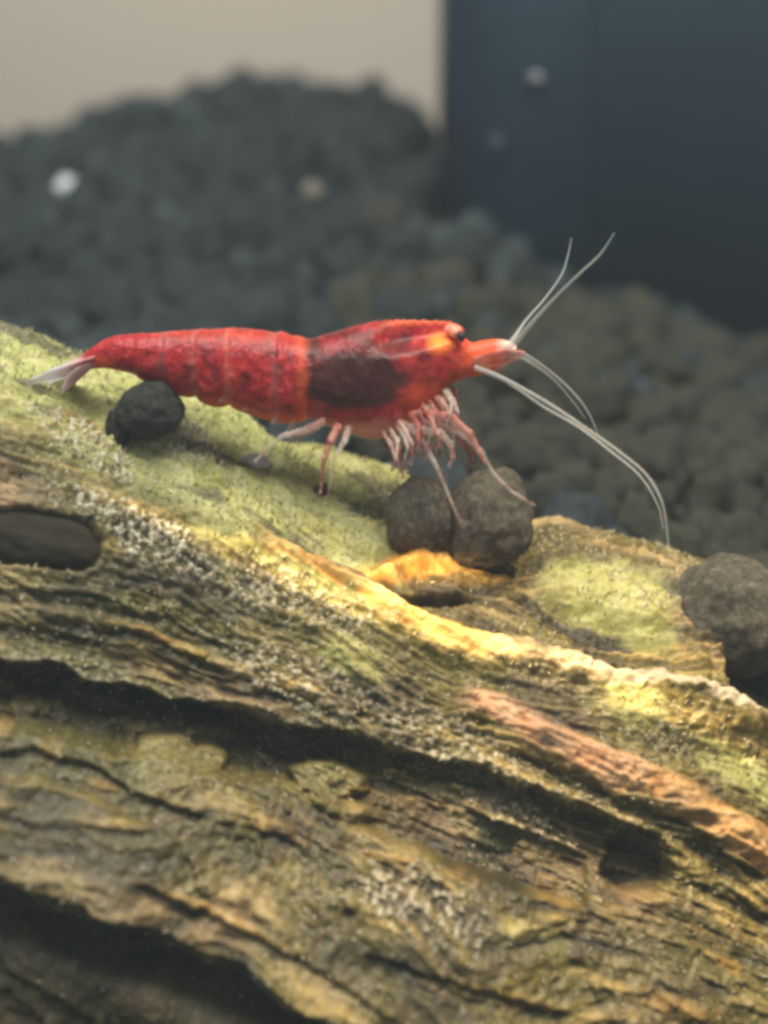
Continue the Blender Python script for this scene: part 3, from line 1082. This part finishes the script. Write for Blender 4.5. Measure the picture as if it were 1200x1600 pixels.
# small mouth limbs
for k, (a, b, c_, d_) in enumerate((((655, 640), (664, 664), (660, 690), (652, 712)), ((672, 632), (684, 655), (682, 684), (672, 706)), ((690, 620), (700, 640), (716, 668), (722, 700)),
                                    ((668, 645), (676, 672), (690, 700), (694, 718)), ((700, 600), (712, 612), (716, 630), (712, 650)), ((640, 660), (646, 682), (644, 702), (650, 722)))):
    y0 = -.16 + .05 * k
    leg('mouth_limb', [(*a, y0), (*b, y0 - .05), (*c_, y0 - .06), (*d_, y0 - .05)], [.022, .022, .016, .006], LEG_PALE if k % 2 else LEG_RED, 26)
for k in range(44):
    xa = 596 + 2.4 * k + random.uniform(-4, 4)
    ya = 678 - 1.6 * k
    y0 = random.uniform(-.26, .12)
    x2 = xa + random.uniform(8, 34)
    leg('mouth_limb', [(xa, ya, y0 * .6), (xa + 12, ya + 18, y0), (x2, ya + random.uniform(34, 48), y0 * 1.3), (x2 + random.uniform(-12, 8), ya + random.uniform(54, 84), y0 * 1.3)], [.022, .021, .013, .003], LEG_PALE if k % 4 else LEG_RED, 24)
# walking legs, near side
leg('walking_leg', [(636, 664, -.13), (664, 694, -.24), (682, 728, -.28), (694, 756, -.30), (708, 790, -.32), (722, 822, -.32)], [.036, .028, .021, .016, .013, .006], LEG_PALE)
leg('walking_leg', [(655, 660, -.10), (716, 672, -.25), (752, 706, -.30), (770, 738, -.32), (800, 768, -.36), (836, 790, -.38)], [.038, .032, .024, .015, .011, .006], LEG_PALE)
leg('walking_leg', [(545, 668, -.13), (538, 690, -.22), (524, 712, -.26), (518, 742, -.27), (512, 776, -.28)], [.040, .030, .020, .012, .005], LEG_PALE)
leg('walking_leg', [(530, 664, -.14), (516, 690, -.25), (506, 716, -.28), (504, 742, -.28), (500, 772, -.30)], [.045, .038, .026, .016, .007], LEG_RED)
leg('walking_leg', [(506, 658, -.14), (478, 672, -.24), (440, 682, -.30), (418, 700, -.31), (398, 722, -.32)], [.042, .036, .026, .018, .010], LEG_PALE)
# far side
leg('walking_leg', [(600, 664, .13), (640, 690, .3), (676, 720, .38), (700, 745, .42)], [.036, .028, .018, .006], LEG_PALE)
leg('walking_leg', [(540, 664, .13), (528, 690, .26), (490, 700, .33), (478, 735, .34)], [.036, .028, .016, .006], LEG_PALE)
leg('walking_leg', [(510, 660, .13), (480, 676, .26), (452, 690, .32), (446, 712, .33)], [.036, .028, .016, .006], LEG_PALE)
# swimmerets under the tail plates
for k, (x, y, dx, dy) in enumerate(((466, 644, -14, 34), (446, 638, -16, 24), (402, 626, -16, 16), (362, 612, -14, 14), (322, 602, -12, 12))):
    for sgn in (-1, 1):
        blade('swimmeret', [(x, y, .07 * sgn), (x + dx * .4, y + dy * .4, .09 * sgn), (x + dx, y + dy * .8, .10 * sgn), (x + dx * 1.5, y + dy, .10 * sgn)], [.02, .032, .024, .006], .012, LEG_PALE, 1.2 * sgn)

# ------------------------------------------------------------------ small things on the wood
o = on_wood(402, 726)
me = granule_mesh('pebble', 91, 4, mat_plain('pale_pebble', (.55, .50, .42), .6, (.70, .66, .58), 8), 0.2)
pb = bpy.data.objects.new('pebble', me)
sc.collection.objects.link(pb)
pb.location = o[0] + np.array([0, 0, .02])
pb.scale = (.075, .06, .042)
pb.rotation_euler = (0, .2, 0)
tag(pb, 'tiny pale pebble on the algae by the shrimp\'s rear leg', 'pebble')
o = on_wood(503, 768)
me = granule_mesh('pebble', 92, 4, SOIL_BROWN, 0.3)
pb = bpy.data.objects.new('pebble', me)
sc.collection.objects.link(pb)
pb.location = o[0] + np.array([0, 0, .01])
pb.scale = (.034, .03, .03)
tag(pb, 'tiny dark grain on the algae under the shrimp\'s middle legs', 'pebble')

# ------------------------------------------------------------------ algae threads and pale film on the wood
def threads(name, weight, count, length, width, mat, label, cat):
    wgt = weight.ravel().astype(float)
    vis_ = ((px.ravel() > -60) & (px.ravel() < 1260) & (py.ravel() < 1680))
    wgt = np.where(vis_, wgt, 0)
    idx = rng.choice(len(wgt), count, p=wgt / wgt.sum())
    base_ = P.reshape(-1, 3)[idx]
    nor = N.reshape(-1, 3)[idx]
    dirn = nor + .55 * rng.standard_normal((count, 3)) + np.array([0, 0, .35])
    dirn /= np.linalg.norm(dirn, axis=1)[:, None]
    bend = .6 * rng.standard_normal((count, 3))
    L = length * rng.uniform(.4, 1.3, count)[:, None]
    side = np.cross(dirn, rng.standard_normal((count, 3)))
    side /= np.linalg.norm(side, axis=1)[:, None]
    side2 = np.cross(dirn, side)
    vs, fs = [], []
    tri = np.array([0, 2 * np.pi / 3, 4 * np.pi / 3])
    rows = []
    for k, (t_, w_) in enumerate(((-.1, 1), (.5, .8), (1.0, .35))):
        c = base_ + dirn * L * t_ + bend * L * .35 * t_ * t_
        for a in tri:
            rows.append(c + width * w_ * (math.cos(a) * side + math.sin(a) * side2))
    v = np.stack(rows, 1)                        # count, 9, 3
    f = []
    for k in range(2):
        for i in range(3):
            j = (i + 1) % 3
            f.append([k * 3 + i, k * 3 + j, k * 3 + 3 + j, k * 3 + 3 + i])
    f = np.array(f)
    F_ = (f[None] + (np.arange(count) * 9)[:, None, None]).reshape(-1, 4)
    o = make(name, v.reshape(-1, 3), F_, mat)
    tag(o, label, cat, kind='stuff')


threads('algae_fuzz', np.clip(alg, 0, 1) ** 2 * (PH > -.5), 2500, .020, .006, FUZZ, 'short yellow green algae threads on the crest of the wood', 'algae')
threads('pale_film', (np.clip(pz, 0, 1) + .25 * lip + .15 * film) * (1 - dirt_shade) * (PH > -.3) * (1 - bare_sunlit), 4000, .020, .0075, PALEFUZZ, 'pale fuzzy film growing over the driftwood', 'biofilm')

# ------------------------------------------------------------------ the faintly cloudy water
hz = M('cloudy_water')
hz.nt.nodes.remove(hz.b)
pv = hz.n('ShaderNodeVolumePrincipled')
pv.inputs['Color'].default_value = (0.72, 0.86, 0.95, 1)
pv.inputs['Density'].default_value = 0.0031
hz.l(pv.outputs['Volume'], hz.out.inputs['Volume'])
x0, x1, y0, y1, z0, z1 = -30, 30, -16, 21, -7, 17
bx = [(x, y, z) for x in (x0, x1) for y in (y0, y1) for z in (z0, z1)]
hb = make('haze', bx, [[0, 1, 3, 2], [4, 6, 7, 5], [0, 4, 5, 1], [2, 3, 7, 6], [0, 2, 6, 4], [1, 5, 7, 3]], hz.m, smooth_=False)
tag(hb, 'faintly cloudy aquarium water', 'water', kind='stuff')
